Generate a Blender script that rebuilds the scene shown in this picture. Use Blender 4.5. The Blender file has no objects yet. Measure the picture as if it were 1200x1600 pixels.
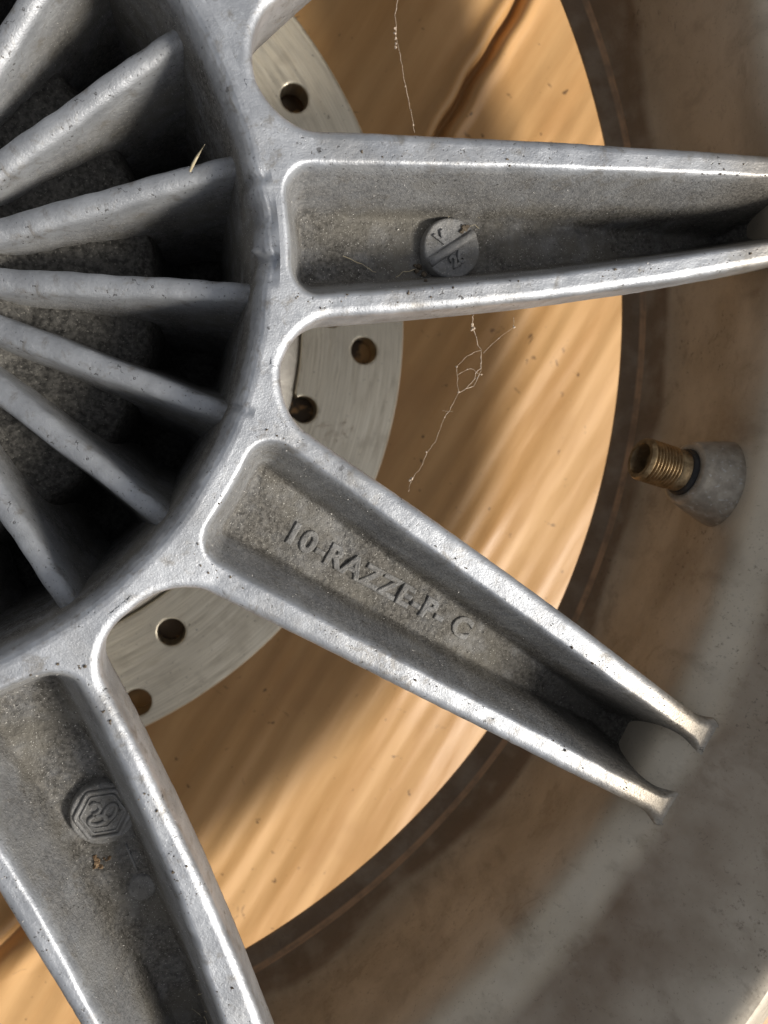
import bpy, bmesh, math, random
import numpy as np
from mathutils import Vector, Matrix

random.seed(4)
RNG = np.random.default_rng(11)
SC = bpy.context.scene
COL = SC.collection
MM = 0.001
GAP = 36.0                       # the hub and disc hold the rim this far above the cardboard (mm)

# ---------------------------------------------------------------- camera
CAM_P = np.array([61.1487, -33.6129, 210.8818])          # mm, wheel coordinates (z = 0 at the rim's lower edge)
TX, TY, FPX = 0.093161, 0.271901, 1200.0
def _rot(tx, ty):
    cx, sx, cy, sy = math.cos(tx), math.sin(tx), math.cos(ty), math.sin(ty)
    return np.array([[1, 0, 0], [0, cx, -sx], [0, sx, cx]]) @ np.array([[cy, 0, sy], [0, 1, 0], [-sy, 0, cy]])
RC = _rot(TX, TY)
cam_d = bpy.data.cameras.new('camera')
cam = bpy.data.objects.new('camera', cam_d)
COL.objects.link(cam)
m4 = Matrix([[*RC.T[i], 0] for i in range(3)] + [[0, 0, 0, 1]])
m4.translation = Vector((CAM_P[0] * MM, CAM_P[1] * MM, (CAM_P[2] + GAP) * MM))
cam.matrix_world = m4
cam_d.sensor_fit = 'VERTICAL'
cam_d.sensor_height = 36.0
cam_d.lens = FPX / 1600 * 36
cam_d.clip_start = 0.005
cam_d.clip_end = 60
cam_d.dof.use_dof = True
cam_d.dof.focus_distance = 0.158
cam_d.dof.aperture_fstop = 20.0
SC.camera = cam

# ---------------------------------------------------------------- sky, sun, exposure
SUN_EL, SUN_AZ = math.radians(43), math.radians(-30)     # azimuth measured from +x, counter-clockwise
world = bpy.data.worlds.new('World')
SC.world = world
world.use_nodes = True
wn = world.node_tree.nodes
wl = world.node_tree.links
wn.clear()
w_out = wn.new('ShaderNodeOutputWorld')
w_bg = wn.new('ShaderNodeBackground')
w_sky = wn.new('ShaderNodeTexSky')
w_sky.sky_type = 'NISHITA'
w_sky.sun_disc = False
w_sky.sun_elevation = SUN_EL
w_sky.sun_rotation = math.pi / 2 - SUN_AZ
w_sky.dust_density = 3.0
w_sky.ozone_density = 1.0
w_bg.inputs['Strength'].default_value = 0.068
w_hs = wn.new('ShaderNodeHueSaturation')            # thin cloud: the sky is paler than a clear blue one
w_hs.inputs['Saturation'].default_value = 0.26
wl.new(w_sky.outputs[0], w_hs.inputs['Color'])
wl.new(w_hs.outputs[0], w_bg.inputs['Color'])
wl.new(w_bg.outputs[0], w_out.inputs['Surface'])
sun_d = bpy.data.lights.new('sun', 'SUN')
sun_d.energy = 2.6
sun_d.angle = math.radians(13)
sun_d.color = (1.0, 0.93, 0.82)
sun = bpy.data.objects.new('sun', sun_d)
COL.objects.link(sun)
sdir = Vector((math.cos(SUN_EL) * math.cos(SUN_AZ), math.cos(SUN_EL) * math.sin(SUN_AZ), math.sin(SUN_EL)))
sun.rotation_euler = sdir.to_track_quat('Z', 'Y').to_euler()
sun.location = sdir * 3
SC.view_settings.view_transform = 'Standard'
SC.view_settings.look = 'None'
SC.view_settings.exposure = 0.6
SC.view_settings.gamma = 1.0
SC.render.engine = 'CYCLES'
SC.cycles.max_bounces = 8
SC.cycles.diffuse_bounces = 5

# ---------------------------------------------------------------- measuring helper
def bp(px, py, z):
    """point of the photograph -> place in the wheel at height z (mm)"""
    d = RC.T @ np.array([(px - 600) / FPX, -(py - 800) / FPX, -1.0])
    t = (z - CAM_P[2]) / d[2]
    return CAM_P + t * d
def ztop(r):
    r = np.asarray(r, float)
    return 64 + 0.09 * np.clip(r - 92, 0, None)
def bp_top(px, py):
    z = 66.0
    for _ in range(12):
        X = bp(px, py, z)
        z = float(ztop(math.hypot(X[0], X[1])))
    return bp(px, py, z)

# ---------------------------------------------------------------- node helpers
class NT:
    def __init__(self, name):
        self.m = bpy.data.materials.new(name)
        self.m.use_nodes = True
        self.n = self.m.node_tree.nodes
        self.l = self.m.node_tree.links
        self.n.clear()
        self.out = self.n.new('ShaderNodeOutputMaterial')
        self.b = self.n.new('ShaderNodeBsdfPrincipled')
        self.l.new(self.b.outputs[0], self.out.inputs['Surface'])
        self.tc = self.n.new('ShaderNodeTexCoord')
        self.obj = self.tc.outputs['Object']
    def link(self, a, b):
        if isinstance(a, (int, float)): b.default_value = a
        elif isinstance(a, tuple): b.default_value = a if len(a) == len(b.default_value) else (*a, 1)
        else: self.l.new(a, b)
    def noise(self, scale, detail=3, rough=0.55, vec=None, dist=0.0):
        t = self.n.new('ShaderNodeTexNoise')
        t.inputs['Scale'].default_value = scale
        t.inputs['Detail'].default_value = detail
        t.inputs['Roughness'].default_value = rough
        t.inputs['Distortion'].default_value = dist
        self.l.new(vec or self.obj, t.inputs['Vector'])
        return t.outputs['Fac']
    def voro(self, scale, vec=None, feature='F1'):
        t = self.n.new('ShaderNodeTexVoronoi')
        t.feature = feature
        t.inputs['Scale'].default_value = scale
        self.l.new(vec or self.obj, t.inputs['Vector'])
        return t.outputs['Distance']
    def ramp(self, fac, a, b, lo=0.0, hi=1.0):
        t = self.n.new('ShaderNodeMapRange')
        t.interpolation_type = 'SMOOTHSTEP'
        self.link(fac, t.inputs[0])
        for i, v in enumerate((a, b, lo, hi)): t.inputs[i + 1].default_value = v
        return t.outputs[0]
    def math(self, op, a, b=0.0):
        t = self.n.new('ShaderNodeMath')
        t.operation = op
        self.link(a, t.inputs[0]); self.link(b, t.inputs[1])
        return t.outputs[0]
    def mix(self, fac, a, b):
        t = self.n.new('ShaderNodeMix')
        t.data_type = 'RGBA'
        self.link(fac, t.inputs['Factor'])
        self.link(a, t.inputs[6]); self.link(b, t.inputs[7])
        return t.outputs[2]
    def attr(self, name):
        t = self.n.new('ShaderNodeAttribute')
        t.attribute_name = name
        return t.outputs['Fac']
    def mapping(self, scale=(1, 1, 1), rot=(0, 0, 0)):
        q = self.n.new('ShaderNodeMapping')                # turn first, then stretch
        q.inputs['Rotation'].default_value = rot
        self.l.new(self.obj, q.inputs['Vector'])
        t = self.n.new('ShaderNodeMapping')
        t.inputs['Scale'].default_value = scale
        self.l.new(q.outputs[0], t.inputs['Vector'])
        return t.outputs[0]
    def bump(self, h, dist, strength=1.0, prev=None):
        t = self.n.new('ShaderNodeBump')
        t.inputs['Strength'].default_value = strength
        t.inputs['Distance'].default_value = dist
        self.l.new(h, t.inputs['Height'])
        if prev is not None: self.l.new(prev, t.inputs['Normal'])
        return t.outputs[0]
    def set(self, **k):
        names = dict(color='Base Color', rough='Roughness', metal='Metallic', normal='Normal', spec='Specular IOR Level',
                     aniso='Anisotropic', coat='Coat Weight', sheen='Sheen Weight')
        for a, v in k.items(): self.link(v, self.b.inputs[names[a]])
        return self.m

def mat_cast():
    t = NT('cast alloy paint')
    g = t.attr('grime_shade')
    n1, n2, n3 = t.noise(110, 5), t.noise(1150, 4, 0.62), t.noise(3000, 2, 0.6)
    col = t.mix(t.ramp(n1, 0.3, 0.7), (0.40, 0.42, 0.455), (0.60, 0.625, 0.665))
    wear = t.math('MULTIPLY', t.ramp(t.noise(330, 5, 0.65), 0.56, 0.66), t.math('SUBTRACT', 1.0, g))
    col = t.mix(t.math('MULTIPLY', wear, 0.4), col, (0.66, 0.69, 0.73))
    dirt = t.ramp(t.noise(230, 5, 0.7, dist=0.4), 0.52, 0.70)
    col = t.mix(t.math('MULTIPLY', dirt, 0.6), col, (0.24, 0.215, 0.18))
    film = t.math('MULTIPLY', t.ramp(t.noise(38, 5, 0.65, dist=0.5), 0.46, 0.68), 0.35)
    col = t.mix(film, col, (0.33, 0.315, 0.29))
    col = t.mix(t.math('MULTIPLY', t.attr('dust'), 0.9), col, t.mix(t.ramp(n2, 0.3, 0.7), (0.34, 0.295, 0.235), (0.48, 0.43, 0.355)))  # 'dust' blends the spoke's outer end into the rim's beige
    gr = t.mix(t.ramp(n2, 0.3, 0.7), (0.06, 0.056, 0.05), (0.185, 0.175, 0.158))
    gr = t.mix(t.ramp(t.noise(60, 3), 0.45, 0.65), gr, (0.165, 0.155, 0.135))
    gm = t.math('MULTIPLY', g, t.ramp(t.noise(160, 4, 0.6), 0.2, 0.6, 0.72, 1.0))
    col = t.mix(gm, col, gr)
    fleck = t.math('MULTIPLY', t.ramp(n3, 0.665, 0.70), t.math('ADD', t.math('MULTIPLY', g, 0.8), 0.1))
    col = t.mix(fleck, col, (0.62, 0.61, 0.57))
    patch = t.ramp(t.noise(75, 4, 0.6), 0.42, 0.62)
    pit = t.math('MULTIPLY', t.ramp(t.noise(1300, 2, 0.5), 0.65, 0.70), patch)
    col = t.mix(t.math('MULTIPLY', pit, 0.75), col, (0.05, 0.045, 0.04))
    spot = t.math('MULTIPLY', t.ramp(t.noise(520, 3, 0.6), 0.68, 0.71), t.ramp(t.noise(52, 4, 0.6), 0.45, 0.6))
    col = t.mix(t.math('MULTIPLY', spot, 0.7), col, (0.055, 0.05, 0.045))
    met = t.math('MULTIPLY_ADD', gm, -0.62); met.node.inputs[2].default_value = 0.78
    rough = t.math('MULTIPLY_ADD', gm, 0.28); rough.node.inputs[2].default_value = 0.43
    rough = t.math('ADD', rough, t.math('MULTIPLY', n2, 0.14))
    b1 = t.bump(n1, 0.0003, 0.3)
    rel = t.math('ADD', t.math('MULTIPLY', n2, 0.7), t.math('MULTIPLY', n3, 0.4))
    amt = t.math('MULTIPLY', rel, t.math('ADD', t.math('MULTIPLY', g, 0.8), 0.28))
    b2 = t.bump(amt, 0.00045, 0.9, b1)
    b3 = t.bump(t.math('SUBTRACT', 1.0, pit), 0.00008, 0.4, b2)
    return t.set(color=col, metal=met, rough=rough, normal=b3, spec=0.4)

def mat_rim():
    t = NT('stained silver rim paint')
    n1, n2 = t.noise(26, 6, 0.62, dist=0.6), t.noise(420, 4, 0.6)
    col = t.mix(t.ramp(t.noise(55, 4), 0.3, 0.7), (0.45, 0.395, 0.315), (0.58, 0.52, 0.43))
    st = t.math('MAXIMUM', t.ramp(n1, 0.47, 0.66, 0, 0.8), t.ramp(t.noise(95, 7, 0.74, dist=0.4), 0.54, 0.66, 0, 0.75))
    col = t.mix(t.math('MULTIPLY', st, 0.42), col, (0.19, 0.14, 0.095))
    up = t.math('MULTIPLY', t.attr('wall_shade'), t.ramp(t.noise(48, 4), 0.25, 0.7, 1.0, 0.45))
    col = t.mix(t.math('MULTIPLY', up, 0.88), col, (0.165, 0.105, 0.062))
    low = t.attr('grime_shade')
    lowm = t.math('MULTIPLY', low, t.ramp(t.noise(120, 4), 0.25, 0.6, 0.6, 1.0))
    col = t.mix(t.math('MULTIPLY', lowm, 0.85), col, (0.19, 0.125, 0.075))
    led = t.math('MULTIPLY', t.attr('ledge'), t.ramp(t.noise(60, 4), 0.25, 0.6, 0.5, 1.0))
    col = t.mix(t.math('MULTIPLY', led, 0.5), col, (0.66, 0.58, 0.45))
    spk = t.ramp(t.noise(650, 5, 0.7), 0.57, 0.68)
    spk = t.math('MULTIPLY', spk, t.ramp(t.noise(40, 2), 0.45, 0.7))
    col = t.mix(t.math('MULTIPLY', spk, 0.55), col, (0.045, 0.03, 0.02))
    drip = t.ramp(t.noise(1.0, 5, 0.65, vec=t.mapping((70, 70, 22))), 0.55, 0.68)
    col = t.mix(t.math('MULTIPLY', drip, 0.28), col, (0.17, 0.125, 0.085))
    fine = t.ramp(t.noise(1500, 3, 0.6), 0.62, 0.70)
    col = t.mix(t.math('MULTIPLY', fine, 0.35), col, (0.12, 0.09, 0.065))
    pale = t.ramp(t.noise(75, 5, 0.7), 0.63, 0.72)
    col = t.mix(t.math('MULTIPLY', pale, 0.15), col, (0.46, 0.43, 0.38))
    sz = t.n.new('ShaderNodeSeparateXYZ'); t.l.new(t.obj, sz.inputs[0])
    bead = t.ramp(t.math('ABSOLUTE', t.math('SUBTRACT', sz.outputs[2], 0.0040)), 0.0002, 0.0006, 1.0, 0.0)     # light caught by the bead, painted as a tan line
    bead = t.math('MULTIPLY', bead, t.ramp(t.noise(180, 3), 0.3, 0.6, 0.35, 1.0))
    col = t.mix(bead, col, (0.62, 0.40, 0.24))
    bm = t.bump(t.math('ADD', n2, t.math('MULTIPLY', t.noise(90, 3), 0.5)), 0.00018, 0.5)
    return t.set(color=col, metal=t.math('MULTIPLY', t.math('SUBTRACT', 1.0, low), 0.22), rough=t.math('ADD', t.ramp(n2, 0.2, 0.8, 0.42, 0.6), t.math('MULTIPLY', low, 0.15)), normal=bm, spec=0.35)

def mat_disc():
    t = NT('brushed brake disc steel')
    sx = t.n.new('ShaderNodeSeparateXYZ'); t.l.new(t.obj, sx.inputs[0])
    x, y = sx.outputs[0], sx.outputs[1]
    r = t.math('SQRT', t.math('ADD', t.math('MULTIPLY', x, x), t.math('MULTIPLY', y, y)))
    a = t.math('ARCTAN2', y, x)
    cb = t.n.new('ShaderNodeCombineXYZ')
    t.link(t.math('MULTIPLY', r, 2600), cb.inputs[0]); t.link(t.math('MULTIPLY', a, 5), cb.inputs[1])
    s1 = t.noise(1.0, 4, 0.65, vec=cb.outputs[0])
    cb2 = t.n.new('ShaderNodeCombineXYZ')
    t.link(t.math('MULTIPLY', r, 500), cb2.inputs[0]); t.link(t.math('MULTIPLY', a, 9), cb2.inputs[1])
    s2 = t.noise(1.0, 4, 0.6, vec=cb2.outputs[0])
    n1 = t.noise(90, 4)
    col = t.mix(t.ramp(s1, 0.3, 0.7), (0.66, 0.595, 0.465), (0.88, 0.81, 0.66))
    col = t.mix(t.ramp(s2, 0.5, 0.75, 0, 0.5), col, (0.42, 0.37, 0.28))
    col = t.mix(t.ramp(n1, 0.55, 0.7, 0, 0.4), col, (0.50, 0.44, 0.34))
    spk = t.ramp(t.noise(900, 2), 0.70, 0.74, 0, 0.7)
    col = t.mix(spk, col, (0.2, 0.17, 0.13))
    tg = t.n.new('ShaderNodeTangent'); tg.direction_type = 'RADIAL'; tg.axis = 'Z'
    t.l.new(tg.outputs[0], t.b.inputs['Tangent'])
    return t.set(color=col, metal=0.93, rough=t.ramp(s2, 0.2, 0.8, 0.30, 0.44), aniso=0.75, normal=t.bump(s1, 0.00004, 0.5))

def mat_cardboard():
    t = NT('brown cardboard')
    v = t.mapping((7, 70, 60), (0, 0, -CARD_ANG))
    f = t.noise(1.0, 4, 0.6, vec=v)
    v2 = t.mapping((160, 1500, 400), (0, 0, -CARD_ANG))
    f2 = t.noise(1.0, 3, 0.6, vec=v2)
    col = t.mix(t.ramp(f, 0.3, 0.7), (0.48, 0.268, 0.103), (0.57, 0.345, 0.150))
    col = t.mix(t.ramp(f2, 0.35, 0.7, 0, 0.18), col, (0.60, 0.36, 0.15))
    col = t.mix(t.ramp(t.noise(22, 4), 0.5, 0.7, 0, 0.35), col, (0.39, 0.205, 0.075))
    col = t.mix(t.ramp(t.noise(240, 2), 0.70, 0.76, 0, 0.8), col, (0.075, 0.04, 0.018))
    col = t.mix(t.ramp(t.noise(110, 3, 0.7, dist=1.0), 0.66, 0.72, 0, 0.7), col, (0.12, 0.065, 0.03))
    sx = t.n.new('ShaderNodeSeparateXYZ'); t.l.new(t.obj, sx.inputs[0])      # painted dark ring under the disc: the shade seen through its holes
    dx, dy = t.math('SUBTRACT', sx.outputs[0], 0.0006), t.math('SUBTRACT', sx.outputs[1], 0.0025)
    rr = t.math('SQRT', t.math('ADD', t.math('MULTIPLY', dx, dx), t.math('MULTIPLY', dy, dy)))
    hole_shade = t.ramp(t.math('ABSOLUTE', t.math('SUBTRACT', rr, 0.108)), 0.0135, 0.019, 1.0, 0.0)
    hole_shade = t.math('MULTIPLY', hole_shade, t.ramp(t.noise(95, 4, 0.6), 0.42, 0.5))
    col = t.mix(t.math('MULTIPLY', hole_shade, 0.92), col, (0.03, 0.02, 0.012))
    bm = t.bump(t.math('ADD', f, t.math('MULTIPLY', f2, 0.5)), 0.0002, 0.4)
    return t.set(color=col, rough=t.ramp(f, 0.2, 0.8, 0.38, 0.55), normal=bm, spec=0.45)

def mat_plain(name, c1, c2, scale, rough=0.6, metal=0.0, bump=0.0002, spec=0.4, spots=None):
    t = NT(name)
    n = t.noise(scale, 4, 0.6)
    col = t.mix(t.ramp(n, 0.3, 0.7), c1, c2)
    if spots:
        col = t.mix(t.ramp(t.noise(scale * 1.7, 4, 0.65), 0.58, 0.68, 0, 0.8), col, spots)
    return t.set(color=col, rough=rough, metal=metal, spec=spec, normal=t.bump(n, bump, 0.6))

CARD_ANG = math.radians(57)
M = {}
M['cast'] = mat_cast()
M['rim'] = mat_rim()
M['disc'] = mat_disc()
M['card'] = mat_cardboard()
M['carrier'] = mat_plain('disc carrier alloy', (0.40, 0.38, 0.35), (0.50, 0.48, 0.44), 300, 0.45, 0.6)
M['ground'] = mat_plain('concrete floor', (0.20, 0.19, 0.175), (0.30, 0.285, 0.265), 14, 0.85, 0, 0.002)
M['brass'] = mat_plain('tarnished brass', (0.17, 0.115, 0.058), (0.33, 0.24, 0.135), 520, 0.42, 0.75, 0.0001, spots=(0.16, 0.10, 0.05))
M['rubber'] = mat_plain('black rubber', (0.012, 0.012, 0.012), (0.03, 0.028, 0.026), 500, 0.55)
M['valve'] = mat_plain('weathered grey metal', (0.26, 0.225, 0.18), (0.40, 0.355, 0.29), 420, 0.45, 0.25, 0.0003, spots=(0.50, 0.48, 0.45))
M['web'] = mat_plain('dusty cobweb', (0.44, 0.35, 0.26), (0.60, 0.50, 0.40), 3000, 0.8)
M['straw'] = mat_plain('dry straw', (0.50, 0.42, 0.27), (0.65, 0.57, 0.40), 900, 0.7)
M['soil'] = mat_plain('dark dirt', (0.05, 0.04, 0.03), (0.20, 0.16, 0.115), 1500, 0.9)
M['rust'] = mat_plain('brown crust', (0.16, 0.10, 0.055), (0.33, 0.23, 0.14), 900, 0.9)
M['hub_cast'] = mat_plain('dark rough casting', (0.028, 0.027, 0.025), (0.10, 0.096, 0.088), 900, 0.7, 0.3, 0.0005, spots=(0.20, 0.19, 0.17))  # even dark grey for the rough casting of the hub floor
M['grit'] = mat_plain('pale grit', (0.45, 0.43, 0.40), (0.72, 0.70, 0.66), 4000, 0.5)

# ---------------------------------------------------------------- object helpers
WHEEL = bpy.data.objects.new('motorcycle_wheel', None)
COL.objects.link(WHEEL)
WHEEL.location = (0, 0, GAP * MM)
WHEEL.empty_display_size = 0.05
WHEEL['label'] = 'silver cast alloy motorcycle wheel lying flat on brown cardboard'
WHEEL['category'] = 'wheel'

def link_mesh(name, verts, faces, mat, parent=None, smooth=True, grime_shade=None):
    """verts in mm"""
    me = bpy.data.meshes.new(name)
    v = np.asarray(verts, float) * MM
    me.from_pydata(v.tolist(), [], faces)
    me.update()
    if smooth: me.polygons.foreach_set('use_smooth', np.ones(len(me.polygons), bool))
    if grime_shade is not None:
        at = me.attributes.new('grime_shade', 'FLOAT', 'POINT')
        at.data.foreach_set('value', np.asarray(grime_shade, np.float32))
    me.materials.append(mat)
    o = bpy.data.objects.new(name, me)
    COL.objects.link(o)
    if parent is not None: o.parent = parent
    return o

def lathe(prof, seg=360, a0=0.0, a1=2 * math.pi, warp=None):
    prof = np.asarray(prof, float)
    closed = abs(a1 - a0 - 2 * math.pi) < 1e-6
    na = seg if closed else seg + 1
    ang = a0 + (a1 - a0) * np.arange(na) / seg
    n = len(prof)
    R = np.repeat(prof[None, :, 0], na, 0); Z = np.repeat(prof[None, :, 1], na, 0)
    A = np.repeat(ang[:, None], n, 1)
    if warp: R, Z = warp(R, Z, A)
    V = np.stack([R * np.cos(A), R * np.sin(A), Z], -1).reshape(-1, 3)
    F = []
    for i in range(seg):
        j = (i + 1) % na
        for k in range(n - 1):
            F.append((i * n + k, j * n + k, j * n + k + 1, i * n + k + 1))
    return V, F

def smooth_prof(pts, step=1.0, it=2):
    """Chaikin rounding of an open profile"""
    p = np.asarray(pts, float)
    for _ in range(it):
        q = [p[0]]
        for a, b in zip(p[:-1], p[1:]):
            q += [0.75 * a + 0.25 * b, 0.25 * a + 0.75 * b]
        q.append(p[-1])
        p = np.array(q)
    return p

def vnoise(x, y, s, seed):
    """cheap smooth pseudo noise, about -1..1"""
    rg = np.random.default_rng(seed)
    out = 0
    for _ in range(16):
        a = rg.uniform(0, 2 * math.pi); f = rg.uniform(0.45, 1.7) / s
        out = out + np.sin((x * math.cos(a) + y * math.sin(a)) * f * 2 * math.pi + rg.uniform(0, 6.28))
    return out / 5.2

def tube(pts, rad, seg=6, cap=True):
    pts = np.asarray(pts, float); n = len(pts)
    rad = np.broadcast_to(np.asarray(rad, float), (n,))
    V, F = [], []
    up = np.array([0.31, 0.21, 0.93])
    for i in range(n):
        d = pts[min(i + 1, n - 1)] - pts[max(i - 1, 0)]
        d = d / (np.linalg.norm(d) + 1e-9)
        s = np.cross(d, up); s /= np.linalg.norm(s) + 1e-9
        t = np.cross(s, d)
        for k in range(seg):
            a = 2 * math.pi * k / seg
            V.append(pts[i] + rad[i] * (math.cos(a) * s + math.sin(a) * t))
    for i in range(n - 1):
        for k in range(seg):
            F.append((i * seg + k, i * seg + (k + 1) % seg, (i + 1) * seg + (k + 1) % seg, (i + 1) * seg + k))
    if cap:
        F.append(tuple(range(seg))[::-1]); F.append(tuple((n - 1) * seg + k for k in range(seg)))
    return V, F

def merge(parts):
    V, F = [], []
    for v, f in parts:
        o = len(V); V += [tuple(x) for x in v]; F += [tuple(i + o for i in q) for q in f]
    return V, F

# ---------------------------------------------------------------- clipped height field with side walls
def field(x0, x1, y0, y1, cell, Dfun, clips, Hfun, inset, skirt):
    """Dfun<0 inside; clips: list of functions (<0 inside) that cut without a wall.
    returns verts, faces, and number of top verts"""
    nx = int(round((x1 - x0) / cell)) + 1; ny = int(round((y1 - y0) / cell)) + 1
    X, Y = np.meshgrid(np.linspace(x0, x1, nx), np.linspace(y0, y1, ny))
    D = Dfun(X, Y) + inset
    C = np.full_like(D, -1e9)
    for c in clips: C = np.maximum(C, c(X, Y))
    Mx = np.maximum(D, C)
    Mx = np.where(np.abs(Mx) < 1e-4, -1e-4, Mx)
    ins = Mx < 0
    idx = -np.ones((ny, nx), int)
    idx[ins] = np.arange(ins.sum())
    V = [tuple(q) for q in np.stack([X[ins], Y[ins]], -1)]
    full = ins[:-1, :-1] & ins[1:, :-1] & ins[:-1, 1:] & ins[1:, 1:]
    anyi = ins[:-1, :-1] | ins[1:, :-1] | ins[:-1, 1:] | ins[1:, 1:]
    F = np.stack([idx[:-1, :-1][full], idx[:-1, 1:][full], idx[1:, 1:][full], idx[1:, :-1][full]], -1).tolist()
    cut = {}
    def edge(a, b):
        key = (a, b) if a < b else (b, a)
        if key not in cut:
            ma, mb = Mx[key[0]], Mx[key[1]]
            t = ma / (ma - mb); t = min(max(t, 0.02), 0.98)
            pa = np.array([X[key[0]], Y[key[0]]]); pb = np.array([X[key[1]], Y[key[1]]])
            cut[key] = len(V); V.append(tuple(pa + t * (pb - pa)))
        return cut[key]
    bedges = []
    js, is_ = np.nonzero(anyi & ~full)
    for j, i in zip(js, is_):
        cs = [(j, i), (j, i + 1), (j + 1, i + 1), (j + 1, i)]
        poly = []; cuts = []
        for k in range(4):
            a, b = cs[k], cs[(k + 1) % 4]
            if ins[a]: poly.append(idx[a])
            if ins[a] != ins[b]:
                e = edge(a, b); poly.append(e); cuts.append((e, ins[a]))
        if len(poly) >= 3: F.append([int(q) for q in poly])
        if len(cuts) == 2:
            o = [c for c in cuts if c[1]][0][0]; n_ = [c for c in cuts if not c[1]][0][0]
            bedges.append((o, n_))
    V = np.array(V, float)
    nb = int(ins.sum())
    e = 0.05
    bx, by = V[nb:, 0], V[nb:, 1]
    Db = Dfun(bx, by) + inset
    Cb = np.full_like(Db, -1e9)
    for c in clips: Cb = np.maximum(Cb, c(bx, by))
    isD = (Db >= Cb - 0.02) | ((Db > -0.7) & (Db < 0.3))
    gx = (Dfun(bx + e, by) - Dfun(bx - e, by)) / (2 * e); gy = (Dfun(bx, by + e) - Dfun(bx, by - e)) / (2 * e)
    gl = np.hypot(gx, gy) + 1e-9
    nxv, nyv = gx / gl, gy / gl
    step = np.where(isD & (Cb < -0.3) & (Db >= Cb - 0.02), -Db / gl, 0); step = np.clip(step, -cell * .5, cell * .5)
    V[nb:, 0] += nxv * step; V[nb:, 1] += nyv * step
    Zt = Hfun(V[:, 0], V[:, 1])
    VV = [np.c_[V, Zt]]
    ntop = len(V)
    # walls
    bid = np.nonzero(isD)[0]
    loc = -np.ones(len(bx), int); loc[bid] = np.arange(len(bid))
    ring0 = nb + bid
    prev = ring0
    n0 = ntop
    for (off, dz) in skirt:
        P = V[ring0] + np.c_[nxv[bid], nyv[bid]] * off
        VV.append(np.c_[P, Zt[ring0] + dz])
        cur = n0 + np.arange(len(bid)); n0 += len(bid)
        for (a, b) in bedges:
            la, lb = loc[a - nb], loc[b - nb]
            if la >= 0 and lb >= 0:
                F.append([int(prev[la]), int(cur[la]), int(cur[lb]), int(prev[lb])])
        prev = cur
    return np.concatenate(VV), F, ntop

def orient(o):
    bm = bmesh.new(); bm.from_mesh(o.data)
    bmesh.ops.recalc_face_normals(bm, faces=bm.faces)
    up = sum(f.normal.z * f.calc_area() for f in bm.faces)
    if up < 0: bmesh.ops.reverse_faces(bm, faces=bm.faces)
    bm.to_mesh(o.data); bm.free()

def smax(a, b, k):
    h = np.clip(0.5 + 0.5 * (a - b) / k, 0, 1)
    return b + (a - b) * h + k * h * (1 - h)
def smin(a, b, k): return -smax(-a, -b, k)
def union_round(a, b, R):
    u = np.hypot(np.maximum(R - a, 0), np.maximum(R - b, 0))
    return np.maximum(R, np.minimum(a, b)) - u
def inter_round(a, b, R):
    u = np.hypot(np.maximum(R + a, 0), np.maximum(R + b, 0))
    return np.minimum(-R, np.maximum(a, b)) + u

# ================================================================ RIM (barrel)
RIM_PROF = [(196, 0), (195, 0.6), (195.2, 1.6), (199.0, 3.3), (199.9, 4.15), (200.7, 4.0), (201.8, 8), (202.6, 14), (202.2, 20), (200.6, 30),
            (198.7, 41), (196.4, 51), (194.6, 58), (193.6, 63), (193.8, 66.2), (195.6, 69.2), (197.8, 71.6), (199.4, 74.6), (202.2, 78.6), (206.5, 83.4),
            (212, 89.4), (217, 94.8), (218.6, 96.0), (220.2, 96.6), (222.0, 96.0), (232, 90.5), (232.6, 89.2), (219, 86), (212, 78), (207, 71), (203, 60), (207, 40),
            (209, 20), (213, 10), (216, 5), (215, 1), (212, 0), (196, 0)]
rp = np.array(RIM_PROF)
prof = np.concatenate([rp[:6], smooth_prof(rp[5:24], it=2)[1:-1], rp[23:]])
def rim_warp(R, Z, A):
    w = 0.25 * vnoise(np.cos(A) * 200, Z + 200 * np.sin(A), 45, 3)
    return R + w * (np.abs(Z - 45) < 60) * np.clip((Z - 5) / 8, 0, 1), Z
V, F = lathe(prof, 420, warp=rim_warp)
zz = V[:, 2]; rr = np.hypot(V[:, 0], V[:, 1]); aa = np.arctan2(V[:, 1], V[:, 0])
gz = np.clip((14 + 4 * vnoise(aa * 200, zz, 60, 8) - zz) / 3, 0, 1)  # browner towards the rim's lower edge
rim = link_mesh('rim', V, F, M['rim'], WHEEL, grime_shade=gz)
at = rim.data.attributes.new('wall_shade', 'FLOAT', 'POINT')      # shade of the well's outer wall, painted in as a brown tone
at.data.foreach_set('value', (np.clip((zz - 71.5) / 3.5, 0, 1) * np.clip((95 - zz) / 14, 0, 1) * (rr < 218)).astype(np.float32))
orient(rim)
at = rim.data.attributes.new('ledge', 'FLOAT', 'POINT')      # light falling on the ledge, painted in as a pale dust tone
at.data.foreach_set('value', (np.clip((zz - 60.5 + 2.0 * vnoise(aa * 195, zz, 22, 18)) / 6, 0, 1) * np.clip((75.2 + 1.2 * vnoise(aa * 195, zz, 14, 19) - zz) / 4, 0, 1) * (rr < 201)).astype(np.float32))
def rim_r(z):
    k = rp[5:14]
    return float(np.interp(z, k[:, 1], k[:, 0]))

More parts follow.
